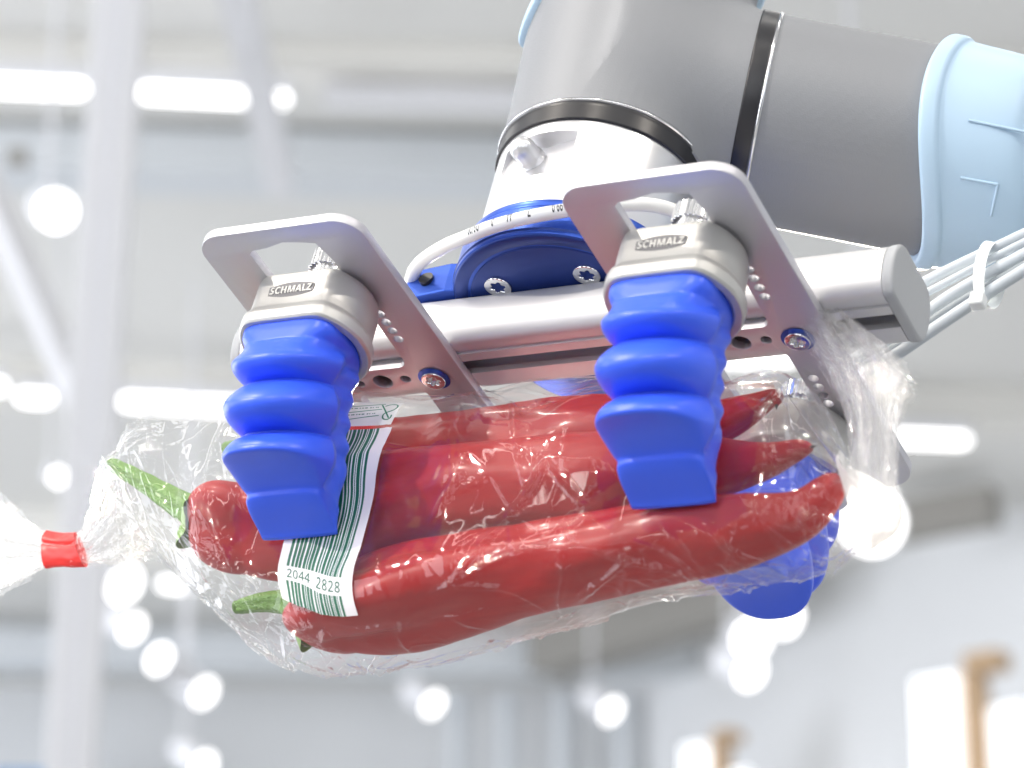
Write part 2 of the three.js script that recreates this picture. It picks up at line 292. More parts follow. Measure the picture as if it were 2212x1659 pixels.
// wall windows at the lower right
function wallWindow(px, py, dist, s, label) {
  const p = at(px, py, dist), t = thing('wall_window', label, 'window', p, 'wood framed windows of the right wall');
  t.rotation.y = -0.62;
  mesh('glowing_reveal', new THREE.BoxGeometry(0.13 * s, 2.4, 0.1).translate(-0.135 * s, -1.2, 0.06), M.paneGlow, t);  // glows by its material, standing in for daylight on the white reveal
  mesh('lintel', new THREE.BoxGeometry(0.11 * s, 0.05 * s, 0.1).translate(0.01 * s, 0.03 * s, 0.05), M.wood, t);
  mesh('frame', new THREE.BoxGeometry(0.05 * s, 2.4, 0.09).translate(-0.03 * s, -1.2, 0.05), M.wood, t);
  mesh('pane', new THREE.BoxGeometry(0.1 * s, 2.3, 0.03).translate(0.06 * s, -1.27, 0.04), M.paneGlow, t);
}
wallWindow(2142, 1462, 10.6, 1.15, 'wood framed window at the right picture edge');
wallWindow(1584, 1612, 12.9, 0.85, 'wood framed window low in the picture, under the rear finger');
{ const m = mesh('wall_panel', new THREE.BoxGeometry(0.5, 0.5, 0.03), std({ color: rgb(0.2, 0.42, 0.72), roughness: 0.6 })); m.position.copy(at(10, 1790, 13.9)); tag(m, 'light blue panel on the back wall at the lower left corner', 'panel'); }

// ---------------------------------------------------------------- robot wrist
{
  const AX = 82, AZ = 72, robot = gripThing('robot_arm', 'grey robot wrist with pale blue lids coming in from the upper right', 'robot arm', [AX, -105, AZ]);
  const dir = V3(0.885, 0, 0.465).normalize(), side = V3(-0.465, 0, 0.885).normalize();
  // body: two cylinders joined by a fillet
  const N = 110, half = 108, ox = 118, oy = -150, oz = 92, mc = new MarchingCubes(N, new THREE.MeshBasicMaterial(), false, false, 900000);
  mc.isolation = 0; const k = 11;
  for (let z = 0; z < N; z++) for (let y = 0; y < N; y++) for (let x = 0; x < N; x++) {
    const px = ox + (x / N * 2 - 1) * half, py = oy + (y / N * 2 - 1) * half, pz = oz + (z / N * 2 - 1) * half;
    const rv = 31.6 + 1.9 * smooth(-72, -125, py) , a = Math.hypot(px - AX, pz - AZ) - rv;
    const s = (px - AX) * dir.x + (pz - AZ) * dir.z, w = (px - AX) * side.x + (pz - AZ) * side.z;
    let b = Math.hypot(w, py + 105) - 32; b = Math.max(b, -s, s - 98);
    const va = Math.max(a, py + 71.6, -178 - py), h = Math.max(0, Math.min(1, 0.5 + 0.5 * (b - va) / k));
    mc.field[x + y * N + z * N * N] = -(lerp(b, va, h) - k * h * (1 - h));
  }
  mc.update();
  const g0 = new THREE.BufferGeometry(), cnt = mc.count;
  g0.setAttribute('position', new THREE.BufferAttribute(mc.positionArray.slice(0, cnt * 3), 3));
  g0.scale(half, half, half); g0.translate(ox, oy, oz);
  let body = mergeVertices(g0, 0.01); body.computeVertexNormals();
  const bp = body.attributes.position, buv = new Float32Array(bp.count * 2); for (let i = 0; i < bp.count; i++) { buv[i * 2] = (bp.getX(i) + bp.getZ(i) * 0.7) / 40; buv[i * 2 + 1] = (bp.getY(i) + bp.getZ(i) * 0.3) / 40; }
  body.setAttribute('uv', new THREE.BufferAttribute(buv, 2));
  part('housing', body, M.grey, robot);
  // black seal rings
  part('seal_ring', latheY([[30.2, -66.2], [31.5, -66.3], [31.8, -66.8], [31.8, -71.4], [32.1, -71.8], [32.1, -72.8], [31.5, -73]], AX, AZ), M.black, robot);
  part('ring_trim', latheY([[31.4, -72.8], [32.4, -73], [32.4, -73.8], [31.4, -74]], AX, AZ), M.chrome, robot);
  const alongS = (g) => { g.rotateZ(-Math.PI / 2); g.rotateY(-Math.atan2(dir.z, dir.x)); return g.translate(AX, -105, AZ); };   // lathe axis y -> dir
  const latheS = (p) => alongS(new THREE.LatheGeometry(p.map(([r, s]) => new THREE.Vector2(r, s)), 110));
  part('seal_ring', latheS([[31.6, 37.0], [32.4, 37.1], [32.5, 37.6], [32.5, 41.9], [31.8, 42.3]]), M.black, robot);
  part('ring_trim', latheS([[31.7, 42.3], [32.6, 42.4], [32.6, 43.2], [31.7, 43.5]]), M.chrome, robot);
  // lids with a saddle-shaped rim
  const viewSide = Math.atan2(-0.682, -0.567);
  const lidS = grid(26, 120, (u, v) => {
    const f = v * Math.PI * 2, edge = 92.3 - 4.6 * Math.cos(2 * (f - Math.PI / 2 + 0.15));
    const prof = [[32.1, 0.4], [35.0, 0], [35.9, 1], [35.9, 4.4], [35.4, 5.6], [34.6, 6.2], [34.3, 9], [33.6, 22], [32.4, 30], [27, 36], [14, 39], [0.01, 40]];
    const t = u * (prof.length - 1), i = Math.min(prof.length - 2, Math.floor(t)), q = t - i, r = lerp(prof[i][0], prof[i + 1][0], q), s = lerp(prof[i][1], prof[i + 1][1], q);
    return [r * Math.cos(f), edge + s, r * Math.sin(f)];
  }, true);
  const lid = part('lid', alongS(lidS), M.lid, robot);
  { // raised lines on the lid
    const line = (f0, f1, s0, s1) => { const pts = []; for (let i = 0; i <= 10; i++) { const f = lerp(f0, f1, i / 10), s = lerp(s0, s1, i / 10), r = 34.15 - (s - 102) * 0.045; pts.push([r * Math.cos(f), s, r * Math.sin(f)]); } return alongS(tubeAlong(pts, 0.45, 20, 8)); };
    part('lid_ridge', line(-1.95, -1.95, 103, 122), M.lid, robot, lid); part('lid_ridge', line(-2.45, -2.45, 104, 115), M.lid, robot, lid); part('lid_ridge', line(-2.45, -2.75, 115, 115), M.lid, robot, lid);
  }
  const left = Math.atan2(-0.56, -0.83);
  const lidV = grid(16, 120, (u, v) => {
    const f = v * Math.PI * 2, d = f - left, edge = -156 + 21 * Math.cos(2 * d) + 19 * Math.cos(d);
    const prof = [[33.0, 0.3], [35.0, 0], [35.6, -1], [35.6, -4], [35, -5], [34.6, -8], [34.4, -20]], end = [[30, -236], [0.01, -240]];
    const t = u * 8, i = Math.min(7, Math.floor(t)), q = t - i, R = (j) => j < 7 ? [prof[j][0], edge + prof[j][1]] : end[j - 7], a = R(i), b = R(i + 1);
    return [AX + lerp(a[0], b[0], q) * Math.cos(f), lerp(a[1], b[1], q), AZ + lerp(a[0], b[0], q) * Math.sin(f)];
  }, true);
  part('lid', lidV, M.lid, robot);
  // aluminium tool flange with its flat and the capped connector
  const ev = new Evaluator(); ev.attributes = ['position', 'normal'];
  const cyl = new Brush(latheY([[0.01, -68], [30.3, -68], [30.9, -67.4], [30.9, -34.5], [30.4, -33.5], [0.01, -33.5]], AX, AZ, 128).deleteAttribute('uv'));
  const nrm = V3(-0.18, 0, -0.984).normalize(), cut = new THREE.BoxGeometry(26, 16, 12); cut.deleteAttribute('uv');
  cut.rotateX(-0.24); cut.rotateY(Math.atan2(-nrm.x, -nrm.z)); cut.translate(AX + nrm.x * 33.6, -55, AZ + nrm.z * 33.6);
  const br = new Brush(cut); cyl.updateMatrixWorld(); br.updateMatrixWorld();
  const fl = ev.evaluate(cyl, br, SUBTRACTION).geometry; 
  part('tool_flange', toCreasedNormals(clean(fl), 0.5), M.alu, robot);
  const plug = new THREE.LatheGeometry([[0.01, 9.2], [1.6, 8.9], [2.9, 8.0], [3.6, 6.6], [3.8, 5], [3.8, 2.2], [4.2, 2.0], [4.2, 0.2], [3.4, -1]].map(([a, b]) => new THREE.Vector2(a, b)), 36);
  plug.applyQuaternion(new THREE.Quaternion().setFromUnitVectors(V3(0, 1, 0), V3(-0.22, -0.1, -0.97).normalize())); plug.translate(AX + nrm.x * 27 - 2, -55.5, AZ + nrm.z * 27);
  part('connector_plug', plug, M.alu, robot);
}

// ---------------------------------------------------------------- gripper
const font = await new FontLoader().loadAsync('fonts/droid/droid_sans_bold.typeface.json');
const fontRegular = await new FontLoader().loadAsync('fonts/droid/droid_sans_regular.typeface.json');
{
  const grip = gripThing('finger_gripper', 'aluminium rail gripper with blue bellows fingers hanging under the robot', 'gripper', [82, -20, 72]);
  // adapter
  const ad = new THREE.Shape();
  ad.moveTo(33.5, 59); ad.lineTo(48, 57.5); for (let i = 0; i <= 40; i++) { const a = Math.PI + 0.42 + (Math.PI - 0.84) * i / 40; ad.lineTo(82 + 34.3 * Math.cos(a), 72 + 34.3 * Math.sin(a)); }
  ad.lineTo(130, 59); ad.lineTo(130, 88); ad.lineTo(113, 92); ad.quadraticCurveTo(108, 112, 96, 113); ad.lineTo(64, 113); ad.quadraticCurveTo(56, 110, 52, 92); ad.lineTo(33.5, 88); ad.closePath();
  const adapter = part('adapter', slab(ad, -20.6, -31, 0.5, 20), M.anodized, grip);
  part('adapter_collar', latheY([[30.2, -31], [33.4, -31], [33.8, -31.6], [33.8, -33.4], [33.3, -34], [30, -34]], 82, 72), M.anodized, grip, adapter);
  part('adapter_cover', latheY([[0.01, -20.2], [28.6, -20.2], [29, -20.5], [29, -21.2]], 82, 72.5), M.anodizedDark, grip, adapter);
  part('adapter_rim', latheY([[29.7, -21.2], [29.7, -20.2], [33.2, -20.2], [33.8, -20.6], [34.6, -22.5]], 82, 72, 96), M.anodizedDark, grip, adapter);
  part('lug_hole_shade', new THREE.CylinderGeometry(2.3, 2.3, 1.2, 24).rotateX(Math.PI / 2 - 0.2).translate(40.6, -26.2, 57.8), M.black, grip, adapter);  // solid black disc painted in for the dark of the hole
  const torx = (x, y, z, r, mat = M.chrome) => {   // countersunk head with a star recess, facing down
    const ring = new THREE.Shape(); ring.absarc(0, 0, r, 0, Math.PI * 2); const star = new THREE.Path();
    for (let i = 0; i <= 48; i++) { const a = -i / 48 * Math.PI * 2, q = r * (0.5 + 0.1 * Math.cos(6 * a)); i ? star.lineTo(q * Math.cos(a), q * Math.sin(a)) : star.moveTo(q * Math.cos(a), q * Math.sin(a)); }
    ring.holes.push(star);
    const g = slab(ring, 0, -1.8, 0.3, 20), floorG = new THREE.CylinderGeometry(r * 0.65, r * 0.65, 0.4, 20).translate(0, -1.4, 0);
    return merged([g, floorG]).translate(x, y, z);
  };
  for (const [x, z] of [[66, 58], [95, 57.5]]) part('screw', torx(x, -19.4, z, 4.1), M.chrome, grip, adapter);
  // rail: rounded profile with a T-slot in the underside and one in the front
  const prof = (gr) => { const s = new THREE.Shape(), q = gr; s.moveTo(62 - q, -3 + q); s.bezierCurveTo(59 - q, -3.4 + q, 57.4 - q, -7, 57.3 - q, -11); s.bezierCurveTo(57.2 - q, -16, 59.5 - q, -20.6 - q, 64.5, -20.6 - q); s.lineTo(78.5, -20.6 - q); s.bezierCurveTo(83.5 + q, -20.6 - q, 85.8 + q, -16, 85.7 + q, -11); s.bezierCurveTo(85.6 + q, -7, 84 + q, -3.4 + q, 81 + q, -3 + q); return s; };
  const rs = prof(0); rs.lineTo(75.4, -3); rs.lineTo(75.4, -5); rs.lineTo(78, -5.2); rs.lineTo(78, -10); rs.lineTo(65, -10); rs.lineTo(65, -5.2); rs.lineTo(69.6, -5); rs.lineTo(69.6, -3); rs.lineTo(66.3, -3); rs.lineTo(66.1, -3.7); rs.lineTo(64.6, -3.7); rs.lineTo(64.4, -3); rs.closePath();
  // shape axes (z, y) extruded along x
  const alongX = (s, x0, x1, bevel = 0) => { const g = new THREE.ExtrudeGeometry(s, { depth: x1 - x0 - 2 * bevel, bevelEnabled: bevel > 0, bevelThickness: bevel, bevelSize: bevel, bevelOffset: -bevel, bevelSegments: 3, curveSegments: 18 }); g.applyMatrix4(new THREE.Matrix4().makeBasis(V3(0, 0, 1), V3(0, 1, 0), V3(-1, 0, 0))); return g.translate(x1 - bevel, 0, 0); };
  const rail = part('rail', toCreasedNormals(alongX(rs, -18.5, 186.5), 0.5), M.rail, grip);
  for (const [x0, x1] of [[186.5, 190], [-22, -18.5]]) { const c = prof(0.3); c.closePath(); part('end_cap', alongX(c, x0, x1, 0.9), M.capPlastic, grip, rail); }
  // mounting plates
  const plateGeo = (dx) => {
    const s = roundRect(new THREE.Shape(), dx, 0, dx + 53, 143, 8.5);
    const w = new THREE.Path(); w.moveTo(dx + 14.6, 9.5); w.lineTo(dx + 14.6, 62); w.quadraticCurveTo(dx + 14.6, 65.6, dx + 18, 65.6); w.lineTo(dx + 34, 65.6); w.quadraticCurveTo(dx + 37.2, 65.6, dx + 37.2, 62); w.lineTo(dx + 38.2, 16); w.lineTo(dx + 36.6, 8.4); w.lineTo(dx + 32, 7.2); w.lineTo(dx + 27, 6.3); w.lineTo(dx + 21, 7.8); w.lineTo(dx + 16, 8.2); w.closePath();
    const w2 = new THREE.Path(); w2.moveTo(dx + 18, 76.6); w2.quadraticCurveTo(dx + 14.6, 76.6, dx + 14.6, 80); w2.lineTo(dx + 14.6, 130); w2.lineTo(dx + 18, 135); w2.lineTo(dx + 34, 135); w2.lineTo(dx + 37.2, 130); w2.lineTo(dx + 37.2, 80); w2.quadraticCurveTo(dx + 37, 76.6, dx + 33, 76.6); w2.closePath();
    s.holes.push(w, w2, hole(dx + 25.9, 71.3, 3.0), hole(dx + 33.7, 71.2, 1.6), hole(dx + 18.1, 71.2, 1.6));
    for (const z of [41.2, 45, 49, 53]) { s.holes.push(hole(dx + 40.6, z, 1.45)); s.holes.push(hole(dx + 40.6, 143 - z, 1.45)); }
    return slab(s, 0, -3, 0.3, 16);
  };
  for (const dx of [0, 115.1]) {
    const p = part('mounting_plate', toCreasedNormals(plateGeo(dx), 0.6), M.plate, grip);
    p.userData.label = dx ? 'right mounting plate above the right pair of fingers' : 'left mounting plate above the left pair of fingers';
    for (const x of [43, 10]) { part('screw', torx(dx + x, 1.5, 72, 3.7), M.chrome, grip, p); part('ring_reflection', new THREE.RingGeometry(3.6, 4.9, 32).rotateX(Math.PI / 2).translate(dx + x, 0.25, 72), M.anodized, grip, p); }  // flat blue ring paints the reflection round the screw head
  }
  // ---- fingers
  const sgn = Math.sign, pw = (v, e) => sgn(v) * Math.pow(Math.abs(v), e);
  function fingerPoint(u, v) {
    // u 0..1 down the finger, v round: 0 = right (+x), 0.25 = inner (away), 0.75 = outer (towards the viewer)
    const t = lerp(14, 67.3, u), f = v * Math.PI * 2, c = Math.cos(f), s = Math.sin(f);
    let b = 0;                                                     // bellows: round lip, straight flanks
    for (const [t0, ta, t1] of [[21.5, 26.6, 33.2], [33.2, 41, 49.6], [49.6, 57.8, 62.3]]) if (t > t0 && t < t1) { const q = t < ta ? (ta - t) / (ta - t0) : (t - ta) / (t1 - ta); b = Math.pow(1 - Math.pow(q, 1.75), 0.9); }
    const table = (ts, zs) => { let i = 0; while (i < ts.length - 2 && t > ts[i + 1]) i++; return catmull(zs.map((q) => [q]), i + Math.min(1, Math.max(0, (t - ts[i]) / (ts[i + 1] - ts[i]))))[0]; };
    const base = table([14, 20, 26, 38.6, 50, 62.2, 64, 67.3], [17.2, 17.2, 18, 21, 25.5, 37.8, 40.5, 52.6]), reach = table([20, 26.6, 41, 57.8, 66], [5, 6.5, 8.5, 13, 13]);
    const zo = base - reach * b, zi = table([14, 24, 36, 47, 56, 67.3], [44.5, 45, 46, 49, 52.6, 54.6]);
    const rib = Math.sin((t - 20) * 0.86) * smooth(20, 28, t) * (1 - smooth(58, 63, t));
    const spine = table([14, 20, 26, 40, 58, 64, 67.3], [15.4, 15.2, 13.2, 12.4, 12, 12.6, 12.2]) + 0.4 * rib;
    const tipk = smooth(61.6, 62.8, t), body = smooth(19.5, 25, t) * (1 - tipk);              // 1 where the bellows are
    const inn = lerp(0.85, 0.38, smooth(19, 26, t));
    const hx = s >= 0 ? spine : lerp(spine, 12.2 + 3.6 * b, body);
    const zm = Math.min(Math.max(lerp(lerp(32, 41, smooth(26, 60, t)), 0.5 * (zo + zi), tipk), zo + 0.5), zi - 0.5), din = zi + 0.4 * rib - zm, dout = zm - zo;
    const x = 26.5 + hx * pw(c, s >= 0 ? inn : lerp(0.42, 0.82, body)), z = s >= 0 ? zm + din * pw(s, inn) : zm + dout * pw(s, lerp(0.42, 0.82, body));
    const lean = 0.5 * smooth(16, 25, t) * (1 - smooth(56, 65, t));                          // the bellows stand square to the leaning finger
    return [x, t + lean * (30 - z), z];
  }
  function fingerGeo() {
    const nu = 190, nv = 120, side = grid(nu, nv, fingerPoint, true);
    const cap = grid(6, nv, (u, v) => { const p = fingerPoint(1, v), q = 1 - u; return [26.5 + (p[0] - 26.5) * q, 67.3 + 0.5 * Math.sqrt(u), 53.9 + (p[2] - 53.9) * q]; }, true);
    return merged([side, cap]);
  }
  // holder: a D plan that is flat towards the viewer, swept with a flared rim
  function holderGeo() {
    const cz = 30.8, prof = [[-3.5, 10.6, 7, 0], [-3.2, 11, 7.6, 0], [-0.6, 11.4, 9.5, 0.1], [0.2, 14.5, 11.6, 0.55], [1.2, 17.2, 12.9, 1], [3, 17.7, 13.4, 1], [11, 17.8, 13.8, 1], [13.4, 18.1, 14.1, 1], [15, 19.1, 15, 1], [16, 19.4, 15.3, 1], [18.6, 19.2, 15.2, 1], [19.4, 18.6, 14.6, 1], [19.5, 16.5, 12.5, 1], [17, 14.2, 10.5, 1]];
    const nu = 90, nv = 120;
    return grid(nu, nv, (u, v) => {
      const t = u * (prof.length - 1), i = Math.min(prof.length - 2, Math.floor(t)), q = t - i, [y, R, d, k] = prof[i].map((a, n) => lerp(a, prof[i + 1][n], q));
      const f = v * Math.PI * 2, c = Math.cos(f), s = Math.sin(f);
      const boxR = 1 / Math.pow(Math.pow(Math.abs(c) / R, 7) + Math.pow(Math.abs(s) / (R * 0.85), 7), 1 / 7);
      const round = R;
      let r = lerp(boxR, round, k);
      if (s < 0) { const lim = d / -s, m = 26; r = Math.pow(Math.pow(r, -m) + Math.pow(lim, -m), -1 / m); }
      return [26.5 + r * c, y, cz + r * s];
    }, true);
  }
  const emblem = (() => { const s = new THREE.Shape(); s.moveTo(-7.4, 1.4); s.quadraticCurveTo(0, 3.6, 7.4, 1.4); s.lineTo(7.4, -1.4); s.quadraticCurveTo(0, -3.6, -7.4, -1.4); s.closePath();
    return new THREE.ExtrudeGeometry(s, { depth: 0.12, bevelEnabled: false }); })();
  const word = (() => { const g = new TextGeometry('SCHMALZ', { font, size: 2.25, depth: 0.22, curveSegments: 4 }); g.computeBoundingBox(); const b = g.boundingBox; g.translate(-(b.min.x + b.max.x) / 2, -(b.min.y + b.max.y) / 2, 0); g.scale(13.6 / (b.max.x - b.min.x), 1.06, 1); return g; })();
  // text axes: right = +x, up = -y, out = -z (towards the viewer)
  const onFront = (g, x, y, z) => { const c = g.clone(); c.applyMatrix4(new THREE.Matrix4().makeBasis(V3(1, 0, 0), V3(0, -1, 0), V3(0, 0, -1))); c.rotateX(0.045); return c.translate(x, y, z); };
  const knurl = (() => { const s = new THREE.Shape(); for (let i = 0; i <= 96; i++) { const a = i / 96 * Math.PI * 2, r = i % 4 < 2 ? 6.2 : 5.6; i ? s.lineTo(r * Math.cos(a), r * Math.sin(a)) : s.moveTo(r, 0); } return s; })();
  const mirror = (g) => { const c = g.clone(); c.applyMatrix4(new THREE.Matrix4().makeScale(1, 1, -1)); c.translate(0, 0, 143); const ix = c.index; if (ix) { const a = ix.array; for (let i = 0; i < a.length; i += 3) { const t = a[i]; a[i] = a[i + 1]; a[i + 1] = t; } } else { for (const k of Object.keys(c.attributes)) { const at_ = c.attributes[k], n = at_.itemSize; for (let i = 0; i < at_.count; i += 3) for (let j = 0; j < n; j++) { const t = at_.array[i * n + j]; at_.array[i * n + j] = at_.array[(i + 1) * n + j]; at_.array[(i + 1) * n + j] = t; } } } if (c.attributes.normal) { c.deleteAttribute('normal'); c.computeVertexNormals(); } return c; };
  const FG = mergeVertices(fingerGeo().deleteAttribute('normal').deleteAttribute('uv'), 1e-3); FG.computeVertexNormals();
  const HG = holderGeo();
  for (const [dx, rear, where] of [[0, false, 'front left'], [115.1, false, 'front right'], [0, true, 'rear left'], [115.1, true, 'rear right']]) {
    const put = (g) => (rear ? mirror(g) : g.clone()).translate(dx, 0, 0);
    const f = part('finger', put(FG).translate(0, rear ? -4 : 0, 0), M.silicone, grip); f.userData.label = `blue silicone bellows finger, ${where}`;
    const h = part('finger_holder', put(HG), M.zinc, grip); h.userData.label = `silver finger holder, ${where}`;
    part('hex_nut', put(new THREE.CylinderGeometry(5.6, 5.6, 5, 6).translate(26.5, -6, 31)), M.chrome, grip, h);
    part('knurled_nut', put(slab(knurl, -8.5, -14, 0.2, 4).translate(26.5, 0, 31)), M.chrome, grip, h);
    if (!rear) { part('emblem', onFront(emblem, 26.5 + dx, 8.2, 17.02), M.zincDark, grip, h); part('lettering', onFront(word, 26.5 + dx, 8.2, 16.9), M.zincLight, grip, h); }
    else part('port_shade', new THREE.CylinderGeometry(2.7, 2.7, 0.6, 28).rotateX(Math.PI / 2).translate(dx + 34.3, 24, 97.4), M.siliconeHoleShade, grip, f);  // darker blue disc stands in for the shade inside the hole
  }
}
// white air hose with its print
{
  const hose = gripThing('air_hose', 'white printed air hose curving round the blue adapter', 'hose', [40, -33, 55]);
  const tex = canvasTexture(2048, 64, (c, w, h) => { c.fillStyle = '#f4f5f4'; c.fillRect(0, 0, w, h); c.fillStyle = '#34373b'; c.font = 'bold 24px sans-serif'; c.textBaseline = 'middle'; for (const [x, t] of [[560, '99 0'], [690, '7'], [765, '44'], [850, '0'], [920, 'OS/20']]) c.fillText(t, x, h * 0.30); });
  tex.wrapS = tex.wrapT = THREE.RepeatWrapping;
  const m = std({ color: 0xffffff, map: tex, roughness: 0.3, transmission: 0.25, thickness: 0 });
  part('tube', capped([[128, -34, 56], [119, -32, 45.5], [107, -28.5, 39], [95.3, -25.5, 35.8], [84.5, -23.2, 34.2], [72.3, -22.4, 35.6], [64.7, -23, 38.5], [54.1, -25, 43.5], [41, -27, 51.8], [33.4, -29, 60.6], [29.4, -30.5, 70.2], [30.5, -30, 79], [38, -29, 90]], 2.05, 160, 20), m, hose);
}
// cable bundle behind the rail, with a cable tie
{
  const b = gripThing('cable_bundle', 'bundle of pale hoses and cables running up to the right behind the rail', 'cables', [190, -25, 96]);
  const lines = [[[150, -2, 100], [171, -8, 97], [190, -21, 96], [205, -31, 95], [235, -52, 96]], [[150, -6, 103], [172, -14, 99], [190, -26, 97], [206, -35, 96], [235, -54, 97]], [[150, -10, 104], [176, -22, 99], [190, -31, 97], [206, -39.5, 96], [235, -57, 97]], [[160, -20, 100], [176, -29, 97], [190, -36, 96], [206, -43.5, 95], [235, -60, 96]], [[165, -26, 100], [178, -35, 97], [191, -41, 96], [206, -47, 95], [235, -62, 96]]];
  lines.forEach((l, i) => part(i % 2 ? 'cable' : 'hose', capped(l, [1.8, 1.3, 1.9, 1.2, 1.6][i], 60, 14), i === 1 ? M.cableDark : M.cable, b));
  const tie = []; for (let i = 0; i <= 40; i++) { const a = i / 40 * Math.PI * 2; tie.push([201 + 1.5 * Math.sin(a), -35.5 + 11.5 * Math.cos(a), 95.5 + 4.5 * Math.sin(a)]); }
  const tg = grid(80, 1, (u, v) => { const p = catmull(tie, u * 40); return [p[0] + (v - 0.5) * 3.4, p[1] + (v - 0.5) * 1.2, p[2]]; });
  part('cable_tie', tg, M.tie, b);
  part('tie_head', new RoundedBoxGeometry(4.2, 4.5, 4, 2, 0.8).translate(200.5, -23, 91.5), M.tie, b);
}

// ---------------------------------------------------------------- peppers
const PEP = [];   // [points as {c, r}] used by the bag too
function pepper(label, path, radii, stem, lobes, sd, z0) {
  const root = gripThing('red_pepper', label, 'pepper', path[0]);
  const n = path.length - 1, spine = new THREE.CatmullRomCurve3(path.map((p) => V3(...p)));
  const N = 140, fr = spine.computeFrenetFrames(N, false), K = 72, rad0 = (u) => catmull(radii.map((q) => [q]), u * (radii.length - 1))[0], rad = (u) => u < 0.1 ? rad0(0.1) * Math.sqrt(Math.max(0.02, 1 - (1 - u / 0.1) ** 2)) : rad0(u) * Math.sqrt(Math.max(0.001, 1 - Math.max(0, (u - 0.965) / 0.035) ** 2));
  const dents = []; for (let i = 0; i < 7; i++) dents.push([rr(0, 6.28), rr(0.16, 0.5), rr(0.08, 0.22), i < 4 ? 0.02 : rr(0.1, 0.6), i < 4 ? rr(0.3, 0.6) : rr(0.75, 1.0)]);
  const g = grid(N, K, (u, v) => {
    const i = Math.round(u * N), c = spine.getPointAt(u), f = v * Math.PI * 2;
    const shoulder = 1 - smooth(0.08, 0.4, u);
    let r = Math.max(0.05, rad(u)) * (1 + (0.13 * shoulder + 0.035) * Math.cos(lobes * f + sd + 2 * u) + 0.13 * noise.noise(Math.cos(f) * 1.1 + sd, Math.sin(f) * 1.1, u * 6) + 0.02 * noise.noise(Math.cos(f) * 3 + sd, Math.sin(f) * 3, u * 22));
    const q = c.clone().addScaledVector(fr.normals[i], r * Math.cos(f)).addScaledVector(fr.binormals[i], r * Math.sin(f));
    for (const [f0, wd, dp, u0, u1] of dents) { let df = f - f0 - 0.5 * Math.sin(u * 5 + f0); df -= Math.round(df / 6.2832) * 6.2832; const k = dp * Math.exp(-((df / wd) ** 2)) * smooth(u0, u0 + 0.1, u) * (1 - smooth(u1 - 0.15, u1, u)); q.addScaledVector(fr.normals[i], -r * k * Math.cos(f)).addScaledVector(fr.binormals[i], -r * k * Math.sin(f)); }
    if (u < 0.03) q.addScaledVector(fr.tangents[i], 3.5 * (1 - u / 0.03) * (1 - Math.min(1, r / 9)));
    return q.toArray();
  }, true, (u, v) => [u * 6, v * 3]);
  part('flesh', g, M.pepper, root);
  for (let i = 0; i <= 60; i++) { const u = i / 60; PEP.push({ c: spine.getPointAt(u), r: Math.max(0.5, rad(u)) * 1.13 }); }
  if (stem) {
    const sc = new THREE.CatmullRomCurve3(stem.map((p) => V3(...p))), sf = sc.computeFrenetFrames(50, false);
    const st = grid(50, 36, (u, v) => { const i = Math.round(u * 50), f = v * Math.PI * 2, r = lerp(5.2, 2.0, Math.pow(u, 0.6)) * (u > 0.97 ? 0.9 : 1) * (1 + 0.1 * Math.cos(5 * f) + 0.08 * noise.noise(u * 9, Math.cos(f), sd)); return sc.getPointAt(u).addScaledVector(sf.normals[i], r * Math.cos(f)).addScaledVector(sf.binormals[i], r * Math.sin(f)).toArray(); }, true);
    const s = part('stem', st, M.stem, root);
    const e = sc.getPointAt(1), cg = new THREE.SphereGeometry(1.95, 16, 10).scale(1, 1, 0.5).applyQuaternion(new THREE.Quaternion().setFromUnitVectors(V3(0, 0, 1), sc.getTangent(1))).translate(...e.toArray());
    part('cut_end', cg, M.stem, root, s);
    const t0 = sc.getTangent(0), nA = sf.normals[0], nB = sf.binormals[0], o = sc.getPointAt(0);
    const cal = grid(10, 60, (u, v) => { const f = v * Math.PI * 2, r = 4.2 + u * (5.4 + 1.7 * Math.cos(5 * f + sd) + 0.5 * Math.cos(9 * f)); return o.clone().addScaledVector(nA, r * Math.cos(f)).addScaledVector(nB, r * Math.sin(f)).addScaledVector(t0, 0.9 - 5.2 * u * u * u + (u > 0.8 ? 1.2 * Math.max(0, Math.cos(5 * f + sd)) * (u - 0.8) * 5 : 0)).toArray(); }, true);
    part('calyx', cal, M.calyx, root);
  }
  const te = spine.getPointAt(1), tt = spine.getTangent(1);
  part('tip', new THREE.ConeGeometry(0.5, 2.6, 8).applyQuaternion(new THREE.Quaternion().setFromUnitVectors(V3(0, 1, 0), tt)).translate(...te.clone().addScaledVector(tt, 0.6).toArray()), M.tip, root);
}
pepper('large red pepper with long green stem at left, in the middle of the bag', [[-21, 49.4, 65], [-12, 51, 65], [2, 50.5, 68.5], [24.7, 48, 72], [55, 46, 69], [80, 46.5, 67], [112, 45.5, 69], [140, 42.5, 72], [157, 43, 70], [168, 42.5, 67], [172.5, 43.5, 65]], [3, 13.5, 17.2, 16.2, 14.6, 13.8, 13.2, 12.6, 10, 5.6, 2.2], [[-19.5, 48.6, 65], [-29, 43, 64.5], [-45, 33.6, 64], [-57.3, 26.7, 64]], 3, 0.7);
pepper('red pepper at the top of the bag, its curled tip by the right finger', [[-22, 12, 84], [-12, 14, 84], [10, 19, 83], [40, 23, 82], [80, 23.5, 81], [112, 21.5, 81], [132, 19, 82], [143, 14.5, 82], [150.5, 12.6, 80.5], [152, 17.5, 79]], [3, 10, 13, 13.2, 13.4, 13.8, 14.2, 12.6, 7.8, 5.0, 1.2], [[-21, 11.5, 84], [-28, 9, 85], [-35, 7, 86]], 3, 2.1);
